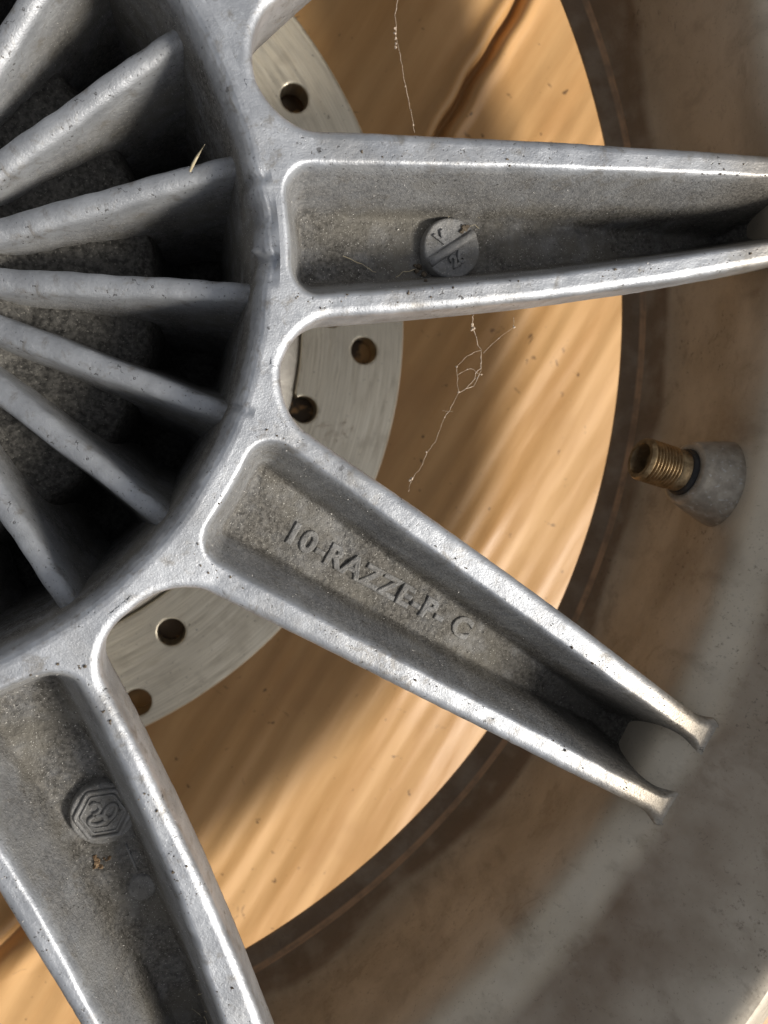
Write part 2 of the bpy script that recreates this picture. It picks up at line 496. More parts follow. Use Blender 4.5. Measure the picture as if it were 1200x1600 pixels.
# ================================================================ HUB RING, HUB FLOOR
RI = 79.4
ring_prof = [(75.0, 2), (75.6, 20), (76.4, 40), (77.0, 52), (77.8, 59.5), (78.4, 62.2), (79.0, 63.3), (79.7, 63.85), (80.6, 64), (81.3, 64), (82.0, 64)]
def ring_warp(R, Z, A):
    top = np.clip((Z - 50) / 12, 0, 1)
    w = 0.16 * vnoise(A * 80, Z * 0.6, 14, 5) * top
    rough = 0.10 * vnoise(A * 80, R * 2, 2.6, 6) * top * np.clip((80.2 - R) / 1.0, 0, 1)
    R = R + (w + rough) * np.clip((81.6 - R) / 0.8, 0, 1)
    # knocked and gouged edge on the right
    Ad = np.degrees(A); Ad = np.where(Ad > 180, Ad - 360, Ad)
    for c, wd, dr, dz in ((10.6, 0.7, 0.8, -0.8), (5.6, 2.0, 0.9, -1.2), (0.2, 1.7, 1.5, -1.9), (-2.6, 0.7, 0.5, -0.7), (-20.5, 0.6, 0.5, -0.5)):
        g = np.exp(-((Ad - c) / wd) ** 2) * top * np.clip((82.0 - R) / 1.6, 0, 1)
        j = 0.8 + 0.22 * vnoise(A * 80, Z * 0.4, 5.0, 9) + 0.06 * vnoise(A * 80, Z, 1.1, 10)
        R = R + dr * g * j; Z = Z + dz * g * j
    g = np.exp(-((Ad - 1.6) / 0.9) ** 2) * np.exp(-((Z - 60) / 1.5) ** 2)
    return R - 1.3 * g * (1 + 0.3 * vnoise(A * 80, Z, 2.2, 2)), Z
rpf = np.array(ring_prof)
rpf = np.array([[np.interp(t, np.arange(len(rpf)), rpf[:, 0]), np.interp(t, np.arange(len(rpf)), rpf[:, 1])] for t in np.linspace(0, len(rpf) - 1, 41)])
V, F = lathe(rpf, 1400, warp=ring_warp)
gr = np.clip((63.0 - V[:, 2]) / 6, 0, 1) * 1.0
ring = link_mesh('hub_ring', V, F, M['cast'], WHEEL, grime_shade=gr)
orient(ring)

hub_prof = [(6, 30), (12, 36), (20, 37), (27, 36), (30.5, 33), (33, 31), (37, 31), (44, 31.5), (52, 31.5), (57, 31), (59.5, 29.5), (61, 23), (62, 12),
            (66, 5), (70, 4), (74, 5), (76.4, 8)]
def hub_warp(R, Z, A):
    return R, Z + 0.35 * vnoise(R * np.cos(A), R * np.sin(A), 5, 12) * (R > 34) + 0.18 * vnoise(R * np.cos(A), R * np.sin(A), 1.7, 13) * (R > 34)
V, F = lathe(smooth_prof(hub_prof, it=3), 500, warp=hub_warp)
rr = np.hypot(V[:, 0], V[:, 1])
hubf = link_mesh('hub_floor', V, F, M['hub_cast'], WHEEL, grime_shade=np.clip((rr - 20) / 8, 0.75, 1))
orient(hubf)
V, F = lathe([(80.0, 47), (80.0, 8), (80, -29), (60, -29.5), (40, -30), (38, -36), (20, -36), (20, 20)], 200)
hubs = link_mesh('hub_shell', V, F, M['cast'], WHEEL, grime_shade=np.full(len(V), 0.6))

# ================================================================ FINS (20 round the hub)
def fin_mesh(seed):
    rs = np.concatenate([np.linspace(22, 74, 40), np.linspace(75, 80.3, 10)])
    nprof = 23
    V = []
    for r in rs:
        t = (r - 33) / 44
        z = 40.5 + 14.5 * t if t > 0 else 40.5 + 9 * t
        z -= 1.2 * max(0, (r - 73) / 6) ** 2
        hw = 2.7 - 0.72 * min(max(t, 0), 1)                      # half width of the rounded crest
        zb = 8.0
        h = z - zb
        pts = []
        rc = hw * 0.97
        base = hw + h * 0.115 + 2.2 * max(0, (t - 0.86) / 0.14) ** 2
        for k in range(7): pts.append((base - (base - hw) * (k / 7) ** 0.9, zb + (h - rc) * k / 7))
        for k in range(9):
            a = math.pi * k / 8
            cx = hw - rc
            pts.append(((cx if k < 4 else -cx if k > 4 else 0) + rc * math.cos(a), z - rc + rc * math.sin(a) * 0.92))
        for k in range(6, -1, -1): pts.append((-(base - (base - hw) * (k / 7) ** 0.9), zb + (h - rc) * k / 7))
        for (u, zz) in pts:
            w = 0.10 * math.sin(r * 0.31 + seed) + 0.06 * math.sin(r * 0.83 + zz * .5 + seed * 2)
            V.append((r, u + w, zz + 0.05 * math.sin(r * 1.3 + seed)))
    n = len(pts); F = []
    for i in range(len(rs) - 1):
        for k in range(n - 1):
            F.append((i * n + k, (i + 1) * n + k, (i + 1) * n + k + 1, i * n + k + 1))
    return np.array(V), F
FV, FF = fin_mesh(1.0)
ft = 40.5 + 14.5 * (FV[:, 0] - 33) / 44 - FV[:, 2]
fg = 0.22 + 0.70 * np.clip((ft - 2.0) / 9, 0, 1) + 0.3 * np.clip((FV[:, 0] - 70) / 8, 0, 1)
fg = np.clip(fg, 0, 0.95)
FIN0 = -3.3
for k in range(20):
    a = math.radians(FIN0 + 18.15 * k if k < 3 else FIN0 + 18 * k)
    if k == 0:
        fin0 = link_mesh('fin', FV, FF, M['cast'], WHEEL, grime_shade=fg); orient(fin0)
        o = fin0
    else:
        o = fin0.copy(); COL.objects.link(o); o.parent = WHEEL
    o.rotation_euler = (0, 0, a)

# ================================================================ SPOKES
DEPTH, WALL, RS = 17.0, 4.9, 83.8
INSET = 1.8
SK = [(INSET * math.sin(math.radians(q)), -INSET * (1 - math.cos(math.radians(q)))) for q in (25, 50, 72, 90)] + \
     [(INSET + 0.05, -3.5), (INSET + 0.15, -8), (INSET + 0.1, -12), (INSET - 0.5, -17.5), (INSET - 2.5, -18.5)]
_zs = prof[(prof[:, 1] > 66) & (prof[:, 1] < 95) & (prof[:, 0] < 217)]
_zs = _zs[np.argsort(_zs[:, 0])]
def zrim(r): return np.interp(r, _zs[:, 0], _zs[:, 1])
def spoke(name, ax_deg, edges, wedge, generic=False, cell=0.42, seed=0, r_end=199.4, kp=1.0):
    """edges: dict of 4 functions of r (outer + / -, pocket + / -) in the spoke's own frame"""
    a = math.radians(ax_deg)
    ro = 84.4
    op, om, pp, pm = edges
    def Douter(x, y):
        r = np.hypot(x, y)
        s = np.maximum(y - op(x), om(x) - y) + (0.07 * vnoise(x, y, 30, seed) + 0.035 * vnoise(x, y, 3.5, seed + 1)) * np.clip((r - 88) / 6, 0, 1)
        d = union_round(r - ro, s, 7.8)
        return union_round(d, 200.0 - r, 6.0)
    def P(x, y):
        r = np.hypot(x, y)
        s = np.maximum((y - pp(x)) * kp, pm(x) - y) + 0.05 * vnoise(x, y, 26, seed + 2) + 0.03 * vnoise(x, y, 3, seed + 3)
        q = inter_round(s, RS - r, 6.5)
        return inter_round(q, r - r_end, 4.6)
    def H(x, y):
        r = np.hypot(x, y)
        s = -P(x, y)
        s = s + 0.07 * vnoise(x, y, 16, seed + 4)
        dp = DEPTH + 0.09 * np.clip(r - 92, 0, None) + 3.0 * np.clip((r - 150) / 30, 0, 1)
        wall = -s * (dp / WALL)
        fl = -dp + 0.10 * vnoise(x, y, 2.3, seed + 5) + 0.35 * vnoise(x, y, 13, seed + 6) + np.zeros_like(x)
        d = smax(wall, fl, 2.4)
        d = smin(d, np.zeros_like(d), 2.1)
        d = np.where(s < -1.7, 0, d)
        lip = -np.clip((r - 194) / 6, 0, 1) ** 2 * 0.3
        base = smax(ztop(r), np.where(r > 190, zrim(np.maximum(r, 195.5)) - 0.7, 0), 1.4)
        return base + d + lip * 0 + 0.04 * vnoise(x, y, 7, seed + 7) * np.clip((r - 86) / 4, 0, 1)
    wl, wr = math.radians(wedge[0] - ax_deg), math.radians(wedge[1] - ax_deg)
    clips = [lambda x, y: 82.0 - np.hypot(x, y),
             lambda x, y: np.hypot(x, y) - 199.7,
             lambda x, y: np.where(np.hypot(x, y) < 160, -50, np.maximum(y - op(x), om(x) - y) - 9.0),
             lambda x, y: (wl - np.arctan2(y, x)) * 100,
             lambda x, y: (np.arctan2(y, x) - wr) * 100]
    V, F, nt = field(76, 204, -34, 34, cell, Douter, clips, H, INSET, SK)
    zt = ztop(np.hypot(V[:, 0], V[:, 1]))
    if seed in (40, 80): V[:, 2] -= 0.03                 # the neighbours lap over this casting's edge by a hair
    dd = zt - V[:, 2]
    g = 0.72 * np.clip((dd - 0.4) / 2.2, 0, 1) + 0.28 * np.clip((dd - 11.5) / 5.0, 0, 1)  # pocket grime, deepened down the walls to paint in their shade
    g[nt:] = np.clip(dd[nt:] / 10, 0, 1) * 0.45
    c, s = math.cos(a), math.sin(a)
    W = V.copy()
    if not generic:
        W[:, 0] = V[:, 0] * c - V[:, 1] * s; W[:, 1] = V[:, 0] * s + V[:, 1] * c
    o = link_mesh(name, W, F, M['cast'], WHEEL, grime_shade=g)
    at = o.data.attributes.new('dust', 'FLOAT', 'POINT')         # colour blends into the rim's beige towards the spoke's outer end
    at.data.foreach_set('value', np.clip((np.hypot(V[:, 0], V[:, 1]) - 172) / 19, 0, 1).astype(np.float32))
    orient(o)
    return o, H, P, a

# measured edges (photograph pixels) of the three spokes in view: outer+, outer-, pocket+, pocket-   (+ = counter-clockwise side)
MEAS = {
 1: ([(560, 204), (800, 214), (1000, 227), (1200, 240)], [(640, 486), (780, 478), (990, 446), (1200, 413)],
     [(560, 256), (780, 262), (990, 266), (1200, 277)], [(590, 453), (780, 439), (990, 409), (1200, 378)]),
 2: ([(583, 746), (675, 810), (779, 883), (867, 948), (950, 1012), (1017, 1060)], [(408, 966), (550, 1042), (700, 1108), (783, 1158), (908, 1217)],
     [(500, 738), (592, 796), (717, 890), (846, 987), (950, 1058), (1040, 1122)], [(400, 912), (467, 950), (592, 1012), (700, 1067), (825, 1140), (950, 1198)]),
 3: ([(212, 1160), (281, 1300), (328, 1400), (372, 1500), (410, 1595)], [(0, 1405), (50, 1485), (115, 1592)],
     [(165, 1140), (215, 1260), (270, 1380), (310, 1475), (345, 1595)], [(0, 1325), (50, 1410), (100, 1490), (150, 1592)]),
}
AX = {1: 3.3, 2: -31.2, 3: -66.6}
def edge_fns(k):
    a = math.radians(AX[k]); c, s = math.cos(a), math.sin(a)
    fs = []
    for pts in MEAS[k]:
        L = []
        for q in pts:
            X = bp_top(*q)
            L.append((X[0] * c + X[1] * s, -X[0] * s + X[1] * c))
        L = np.array(L)
        co = np.polyfit(L[:, 0], L[:, 1], 1 if len(L) < 4 else 2)
        if len(L) >= 4:
            lo, hi = L[:, 0].min(), L[:, 0].max()
            def f(x, co=co, lo=lo, hi=hi):
                xc = np.clip(x, lo - 4, hi + 4)
                sl = 2 * co[0] * xc + co[1]
                return np.polyval(co, xc) + sl * (x - xc)
        else:
            def f(x, co=co): return np.polyval(co, x)
        fs.append(f)
        print('edge', k, np.round(L, 1).tolist())
    return fs
def gen_edges():
    f = lambda w0, w1: (lambda x: w0 + (w1 - w0) * (x - 90) / 100)
    o, p = f(17.6, 11.4), f(12.9, 6.6)
    return [o, lambda x: -o(x), p, lambda x: -p(x)]
E1, E2, E3 = edge_fns(1), edge_fns(2), edge_fns(3)
def side(k, E, i): return AX[k] + math.degrees(math.asin(float(E[i](np.array([82.5]))[0]) / 84.4))
W12 = 0.5 * (side(1, E1, 1) + side(2, E2, 0))            # seams run down the middle of each window
W23 = 0.5 * (side(2, E2, 1) + side(3, E3, 0))
W01 = 21.9
print('seams', W12, W23, side(1, E1, 0), side(1, E1, 1), side(2, E2, 0), side(2, E2, 1), side(3, E3, 0), side(3, E3, 1))

spk1 = spoke('spoke', AX[1], E1, (W12 - 0.6, W01 + 0.6), seed=20)
spk2 = spoke('spoke', AX[2], E2, (W23, W12), seed=40)
W34 = AX[3] - 18.1
spk3 = spoke('spoke', AX[3], E3, (W34 - 0.6, W23 + 0.6), seed=60, kp=0.68)
step = (360 - (W01 - W34)) / 7
g0, _, _, _ = spoke('spoke', 0, gen_edges(), (-step / 2, step / 2), generic=True, cell=0.6, seed=80)
for k in range(7):
    o = g0 if k == 0 else g0.copy()
    if k: COL.objects.link(o); o.parent = WHEEL
    o.rotation_euler = (0, 0, math.radians(W01 + step * (k + 0.5)))
spk1[0]['label'] = 'spoke with a round slotted boss in its pocket'
spk2[0]['label'] = 'spoke with raised cast lettering in its pocket'
spk3[0]['label'] = 'spoke with a hexagonal cast mark in its pocket'

def floor_at(sp, x, y):
    _, H, P, a = sp
    u = x * math.cos(a) + y * math.sin(a); v = -x * math.sin(a) + y * math.cos(a)
    return float(H(np.array([u]), np.array([v]))[0])
def on_floor(sp, px, py):
    z = 50.0
    for _ in range(8):
        X = bp(px, py, z); z = floor_at(sp, X[0], X[1])
    return bp(px, py, z)

# ---- raised writing
def text_mesh(name, body, size, origin, ang, extr, bev, mat, parent, sx=1.0, g=0.9, shear=0.0, spacing=1.0, on=None):
    cu = bpy.data.curves.new(name, 'FONT')
    cu.body = body; cu.size = size; cu.extrude = extr; cu.bevel_depth = bev; cu.bevel_resolution = 2
    cu.align_x = 'LEFT'; cu.align_y = 'CENTER'; cu.resolution_u = 4; cu.shear = shear; cu.space_character = spacing; cu.offset = 0.004 * size
    to = bpy.data.objects.new(name, cu); COL.objects.link(to)
    dg = bpy.context.evaluated_depsgraph_get()
    me = bpy.data.meshes.new_from_object(to.evaluated_get(dg))
    bpy.data.objects.remove(to); bpy.data.curves.remove(cu)
    co = np.empty(len(me.vertices) * 3); me.vertices.foreach_get('co', co); co = co.reshape(-1, 3)
    co[:, 0] *= sx
    c, s = math.cos(ang), math.sin(ang)
    W = np.c_[origin[0] + co[:, 0] * c - co[:, 1] * s, origin[1] + co[:, 0] * s + co[:, 1] * c, origin[2] + co[:, 2]]
    if on is not None:                                   # cast into the floor: follow its slope
        _, Hh, _, a = on
        fz_ = Hh(W[:, 0] * math.cos(a) + W[:, 1] * math.sin(a), -W[:, 0] * math.sin(a) + W[:, 1] * math.cos(a))
        W[:, 2] = np.where(co[:, 2] > 0, fz_ + co[:, 2], fz_ - 0.3)
    F = [tuple(p.vertices) for p in me.polygons]
    bpy.data.meshes.remove(me)
    o = link_mesh(name, W, F, mat, parent, smooth=False, grime_shade=np.full(len(W), g))
    return o
def ang_px(sp, p, q):
    A, B = on_floor(sp, *p), on_floor(sp, *q)
    return math.atan2(B[1] - A[1], B[0] - A[0])

A0 = on_floor(spk2, 447, 829)
an = ang_px(spk2, (447, 829), (690, 964))
text_mesh('lettering', '10-RAZZE-P- C', 6.5, (A0[0], A0[1], A0[2] + 0.10), an, 0.11, 0.36, M['cast'], spk2[0], sx=1.04, g=0.80, spacing=1.13, on=spk2)

def disc_boss(name, c, r, h, mat, parent, groove=True, g=0.55):
    pr = [(0, h), (r * 0.5, h + 0.02), (r - 0.9, h), (r - 0.6, h + 0.05), (r - 0.25, h - 0.05), (r, h - 0.4), (r + 0.12, h * 0.3), (r + 0.2, -1.5)]
    V, F = lathe(pr, 64, warp=lambda R, Z, A: (R, Z + 0.05 * vnoise(R * np.cos(A), R * np.sin(A), 1.6, 31) * (R > .1)))
    V = V + np.array(c)
    o = link_mesh(name, V, F, mat, parent, grime_shade=np.full(len(V), g)); orient(o)
    return o
# round boss with slot bar and characters, spoke pointing right
B1 = on_floor(spk1, 700, 392)
disc_boss('boss', B1, 6.5, 2.5, M['cast'], spk1[0], g=0.72)
ba = ang_px(spk1, (662, 424), (742, 372))
d = np.array([math.cos(ba), math.sin(ba)]); nrm = np.array([-d[1], d[0]])
T = np.array([*(B1[:2]), B1[2] + 2.5])
vb, fb = tube([T + np.array([*(d * q), -0.2]) for q in np.linspace(-6.2, 6.1, 9)], 1.1, 12)
o = link_mesh('raised_bar', vb, fb, M['cast'], spk1[0], grime_shade=np.full(len(vb), 0.66))
p_ = T[:2] + nrm * 2.9 - d * 2.3
text_mesh('raised_letter', 'V', 3.6, (p_[0], p_[1], T[2] + 0.02), ba, 0.32, 0.22, M['cast'], spk1[0], g=0.66)
p_ = T[:2] - nrm * 2.7 - d * 2.0
text_mesh('raised_number', '26', 3.5, (p_[0], p_[1], T[2] + 0.02), ba, 0.32, 0.22, M['cast'], spk1[0], g=0.66)

# hexagonal mark on the lower spoke
B3 = on_floor(spk3, 163, 1264)
disc_boss('boss', B3, 6.6, 2.2, M['cast'], spk3[0], g=0.8)
T3 = np.array([B3[0], B3[1], B3[2] + 2.2])
def ring_tube(pts, rad): return tube(pts + [pts[0], pts[1]], rad, 8, cap=False)
ha = math.radians(2)
hexp = []
for k in range(6):
    p0 = 5.6 * np.array([math.cos(ha + k * math.pi / 3), math.sin(ha + k * math.pi / 3)]); p1 = 5.6 * np.array([math.cos(ha + (k + 1) * math.pi / 3), math.sin(ha + (k + 1) * math.pi / 3)])
    for t in np.linspace(0.06, 0.94, 6): hexp.append(T3 + np.array([*(p0 + (p1 - p0) * t), 0.08]))
vh, fh = ring_tube(hexp, 0.48)
hin = [T3 + (q_ - T3) * 0.80 * np.array([1, 1, 1]) for q_ in hexp]
vh2, fh2 = ring_tube(hin, 0.24)
vh, fh = merge([(vh, fh), (vh2, fh2)])
link_mesh('hexagon_outline', vh, fh, M['cast'], spk3[0], grime_shade=np.full(len(vh), 0.72))
def oval(cx, cy, a, b, rot, n=24):
    out = []
    for k in range(n):
        t = 2 * math.pi * k / n
        x, y = a * math.cos(t), b * math.sin(t)
        out.append(T3 + np.array([cx + x * math.cos(rot) - y * math.sin(rot), cy + x * math.sin(rot) + y * math.cos(rot), 0.06]))
    return out
em = merge([ring_tube(oval(1.35, 0.35, 1.75, 1.05, math.radians(58)), 0.46), ring_tube(oval(-1.15, -1.1, 1.7, 0.95, math.radians(8)), 0.46),
            tube([T3 + np.array([x, y, 0.06]) for x, y in ((-2.5, 2.1), (-1.8, 2.6), (-0.9, 2.2), (-0.5, 1.3), (-0.9, 0.6), (-2.0, 0.2))], 0.46, 8),
            tube([T3 + np.array([x, y, 0.05]) for x, y in ((-3.0, -1.8), (-1.5, -2.9), (0.8, -2.8), (2.4, -1.2), (3.2, 0.5))], 0.26, 8)])
link_mesh('emblem', em[0], em[1], M['cast'], spk3[0], grime_shade=np.full(len(em[0]), 0.72))
B4 = on_floor(spk3, 222, 1384)
disc_boss('pin_mark', B4, 3.0, 0.7, M['cast'], spk3[0], g=0.85)
a_, b_ = on_floor(spk3, 196, 1318), on_floor(spk3, 215, 1362)
vs, fs = tube([a_ + (b_ - a_) * t + np.array([0, 0, 0.05]) for t in np.linspace(0, 1, 6)], 0.28, 6)
link_mesh('mould_line', vs, fs, M['cast'], spk3[0], grime_shade=np.full(len(vs), 0.8))

# ================================================================ BRAKE DISC
DZ = -27.0
_q = np.array([bp(*q, DZ)[:2] for q in [(480, 30), (567, 200), (627, 505), (610, 650), (583, 745), (430, 985), (340, 1080), (240, 1140)]])
RD = 133.4
_A = _q.copy(); DC = np.zeros(2)
for _ in range(60):                                   # place the disc on its measured outer edge
    dv = _q - DC; rr_ = np.hypot(dv[:, 0], dv[:, 1]); e_ = rr_ - RD
    DC = DC + 0.5 * np.linalg.lstsq(dv / rr_[:, None], e_, rcond=None)[0]
print('disc offset', DC, e_)
holes = []
for q in [(460, 153), (569, 548), (475, 640), (268, 988), (215, 1098)]:
    X = bp(*q, DZ); X[:2] -= DC; holes.append((math.hypot(X[0], X[1]), math.degrees(math.atan2(X[1], X[0]))))
holes += [(106, 24), (114, 9), (123, 44), (110, 1.5), (123, -24), (114, -34), (107, -44), (107, -74)]
for k in range(24):
    a = 55 + k * 9.7
    if a < 280: holes.append(((123, 115, 107)[k % 3], a))
HX = [(r * math.cos(math.radians(a)), r * math.sin(math.radians(a))) for r, a in holes]
HR = 4.1
def Ddisc(x, y):
    r = np.hypot(x, y)
    d = np.maximum(r - RD, 100.6 - r)
    for hx, hy in HX: d = np.maximum(d, HR - np.hypot(x - hx, y - hy))
    return d
Hdisc = lambda x, y: np.full_like(x, DZ)
DSK = [(0.25, -0.08), (0.42, -0.25), (0.5, -0.6), (0.5, -7.6), (-0.6, -7.6)]
V, F, nt = field(-136, 136, -136, 136, 0.8, Ddisc, [], Hdisc, 0.5, DSK)
bd = link_mesh('brake_disc', V, F, M['disc'], WHEEL)
bd.location = (DC[0] * MM, DC[1] * MM, 0)
orient(bd)
bm = bmesh.new(); bm.from_mesh(bd.data)
for e in bm.edges:
    if len(e.link_faces) == 2 and e.calc_face_angle(0) > 0.6: e.smooth = False
bm.to_mesh(bd.data); bm.free()
V, F = lathe([(78, DZ - 2), (80, DZ - 1.4), (92, DZ - 1.4), (100.1, DZ - 1.4), (100.4, DZ - 1.8), (100.4, DZ - 5)], 300)
dc = link_mesh('disc_carrier', V, F, M['carrier'], WHEEL)
dc.location = (DC[0] * MM, DC[1] * MM, 0); orient(dc)

# ================================================================ VALVE
zv = 54.0
for _ in range(30):
    X = bp(1128, 757, zv); r = math.hypot(X[0], X[1]); zv += (r - rim_r(zv)) * 0.4
VB = bp(1128, 757, zv)
TIP = bp(1000, 716, zv - 0.5)
ax = TIP - VB; LN = np.linalg.norm(ax); ax /= LN
print('valve', VB, LN, rim_r(zv))
s_ = np.cross(ax, [0, 0, 1]); s_ /= np.linalg.norm(s_); t_ = np.cross(s_, ax)
def along(prof, seg=48):
    V, F = [], []
    n = len(prof)
    for k in range(seg):
        a = 2 * math.pi * k / seg
        for (l, r) in prof: V.append(VB + ax * l + 1.26 * r * (math.cos(a) * s_ + math.sin(a) * t_))
    for k in range(seg):
        j = (k + 1) % seg
        for q in range(n - 1): F.append((k * n + q, k * n + q + 1, j * n + q + 1, j * n + q))
    return V, F
vv, vf = along([(-6, 8.9), (-2, 8.7), (0, 8.5), (2.5, 8.1), (5, 7.5), (8, 6.8), (10.0, 6.3), (10.9, 6.0), (11.3, 5.4), (11.2, 4.2), (10.2, 3.9)])
valve = link_mesh('valve_stem', vv, vf, M['valve'], WHEEL, grime_shade=np.zeros(len(vv))); orient(valve)
vv, vf = along([(10.0, 4.55), (11.6, 4.55), (12.2, 4.4), (12.5, 4.0), (12.5, 3.0)])
o = link_mesh('rubber_seal', vv, vf, M['rubber'], valve); orient(o)
l0 = 12.0
pr = [(l0, 3.95), (l0 + 2.6, 3.95), (l0 + 2.9, 3.75)]
q = l0 + 3.1
while q < LN - 1.2:
    pr += [(q, 3.62), (q + 0.38, 4.1), (q + 0.5, 4.1)]; q += 0.88
pr += [(LN - 0.7, 4.05), (LN, 3.75), (LN, 3.0), (LN - 0.6, 2.75), (LN - 4, 2.7), (LN - 4.2, 1.6), (LN - 3.6, 1.5), (LN - 3.6, 0.0)]
vv, vf = along(pr)
o = link_mesh('threaded_tube', vv, vf, M['brass'], valve); orient(o)
bm = bmesh.new(); bm.from_mesh(o.data)
for e in bm.edges:
    if len(e.link_faces) == 2 and e.calc_face_angle(0) > 0.9: e.smooth = False
bm.to_mesh(o.data); bm.free()

# ================================================================ GROUND + CARDBOARD
g = 3.0
go = link_mesh('ground', [(-g * 1000, -g * 1000, -9), (g * 1000, -g * 1000, -9), (g * 1000, g * 1000, -9), (-g * 1000, g * 1000, -9)], [(0, 1, 2, 3)], M['ground'], smooth=False)
go['kind'] = 'structure'
def bpc(px, py): return bp(px, py, -GAP)[:2]
CR0, CR1 = bpc(800, 20), bpc(690, 205)                # pressed crease at the top
CQ0, CQ1 = bpc(0, 1490), bpc(70, 1420)                # crease at the lower left
def card_h(x, y):
    ca, sa = math.cos(CARD_ANG), math.sin(CARD_ANG)
    v = -x * sa + y * ca; u = x * ca + y * sa
    v2 = v + 1.0 * vnoise(x, y, 110, 51)
    h = 0.22 * np.sin(v2 / 8.6 * 2 * math.pi) * (0.55 + 0.45 * vnoise(x, y, 70, 52)) + 0.22 * np.sin(v2 / 23 * 2 * math.pi + 1) + 0.9 * vnoise(x, y, 90, 53) \
        + 0.04 * vnoise(v * 2.0, u * 0.3, 7, 54)
    def crease(P0, P1, wd, dep, ext, ridge):
        d = P1 - P0; L = np.hypot(*d); d = d / L
        n = np.array([-d[1], d[0]])
        s = (x - P0[0]) * d[0] + (y - P0[1]) * d[1]; t = (x - P0[0]) * n[0] + (y - P0[1]) * n[1] + 0.8 * vnoise(s, s * 0.3, 26, 55)
        m = np.clip((s + ext) / 15, 0, 1) * np.clip((L + ext - s) / 15, 0, 1)
        return m * (-dep * np.exp(-(t / wd) ** 2) + ridge * np.exp(-((t - 3.2 * wd) / (1.6 * wd)) ** 2) + ridge * np.exp(-((t + 3.4 * wd) / (1.8 * wd)) ** 2))
    h = h + crease(CR0, CR1, 1.3, 6.0, 40, 1.6) + crease(CQ0, CQ1, 1.9, 3.4, 25, 1.5)
    return h
xs = np.concatenate([np.linspace(-320, -40, 60)[:-1], np.linspace(-40, 240, 300), np.linspace(240, 420, 40)[1:]])
ys = np.concatenate([np.linspace(-420, -200, 50)[:-1], np.linspace(-200, 140, 340), np.linspace(140, 360, 50)[1:]])
Xc, Yc = np.meshgrid(xs, ys)
Zc = np.clip(card_h(Xc, Yc), -5.5, 2.6) - 0.6
nx, ny = len(xs), len(ys)
V = np.stack([Xc, Yc, Zc], -1).reshape(-1, 3)
I = np.arange(nx * ny).reshape(ny, nx)
F = np.stack([I[:-1, :-1], I[:-1, 1:], I[1:, 1:], I[1:, :-1]], -1).reshape(-1, 4).tolist()
nv = len(V)
rim_ids = np.concatenate([I[0, :], I[1:, -1], I[-1, -2::-1], I[-2:0:-1, 0]])
V2 = V[rim_ids].copy(); V2[:, 2] = -8.9
V = np.concatenate([V, V2]); nr = len(rim_ids)
for k in range(nr):
    F.append([int(rim_ids[k]), nv + k, nv + (k + 1) % nr, int(rim_ids[(k + 1) % nr])])
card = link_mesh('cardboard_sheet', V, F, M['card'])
card['label'] = 'creased brown corrugated cardboard sheet spread under the alloy wheel'
card['category'] = 'cardboard'

# ================================================================ COBWEBS, STRAW, DIRT
ZW = GAP
def W3(px, py, z):
    X = bp(px, py, z); return np.array([X[0], X[1], X[2] + GAP])
def strand(pts, rad=0.075, wig=0.12, n=14, seed=0):
    rg = np.random.default_rng(seed)
    P = np.array(pts, float)
    out = []
    for a, b in zip(P[:-1], P[1:]):
        k = max(2, int(np.linalg.norm(b - a) / 0.8))
        for t in np.arange(k) / k: out.append(a + (b - a) * t + rg.normal(0, wig, 3))
    out.append(P[-1])
    out = np.array(out)
    rr = rad * (0.45 + 0.75 * rg.random(len(out)) ** 2)
    return tube(out, rr, 5)
def lump(c, r, seed):
    rg = np.random.default_rng(seed)
    bm = bmesh.new(); bmesh.ops.create_icosphere(bm, subdivisions=1, radius=r)
    V = [np.array(c) + np.array(v.co) * rg.uniform(0.5, 1.4) for v in bm.verts]
    F = [tuple(v.index for v in f.verts) for f in bm.faces]
    bm.free(); return V, F
def thing(name, parts, mat, label, cat, group=None):
    V, F = merge(parts)
    o = link_mesh(name, V, F, mat, smooth=False)
    o['label'] = label; o['category'] = cat
    if group: o['group'] = group
    return o
zt0 = 66
P = lambda x, y, z=zt0: W3(x, y, z)
web1 = [strand([P(619, -40), P(621, 0), P(617, 45), P(624, 80), P(633, 130), P(642, 175), P(648, 207, 64)], 0.07, 0.10, seed=1)]
for i, q in enumerate([(617, 45), (617, 52), (618, 60), (619, 68), (618, 74), (633, 135), (642, 172), (646, 195)]): web1.append(lump(P(*q), 0.26 if i < 5 else 0.16, i))
thing('cobweb', web1, M['web'], 'single dusty cobweb thread hanging above the spoke that points right', 'cobweb', 'cobweb threads on the wheel')
zz_ = 58
Q = lambda x, y, z=zz_: W3(x, y, z)
web2 = [strand([Q(740, 492, 62), Q(738, 510), Q(745, 530), Q(751, 546), Q(752, 566), Q(750, 585), Q(740, 603), Q(727, 608), Q(716, 613)], 0.09, 0.10, seed=2),
        strand([Q(751, 546), Q(730, 556), Q(713, 573), Q(715, 592), Q(717, 613)], 0.055, 0.07, seed=3),
        strand([Q(750, 585), Q(742, 592), Q(731, 604), Q(717, 613)], 0.06, 0.09, seed=4),
        strand([Q(715, 586), Q(730, 577), Q(741, 577), Q(747, 584)], 0.05, 0.07, seed=5),
        strand([Q(717, 613), Q(702, 642), Q(695, 652), Q(680, 690), Q(667, 706), Q(660, 725), Q(650, 740), Q(643, 750), Q(638, 768, 62)], 0.06, 0.08, seed=6),
        strand([Q(803, 495, 64), Q(803, 511), Q(779, 529), Q(755, 552)], 0.045, 0.06, seed=7),
        strand([Q(692, 641), Q(708, 643)], 0.04, 0.05, seed=8), strand([Q(742, 592), Q(752, 562)], 0.10, 0.18, seed=18)]
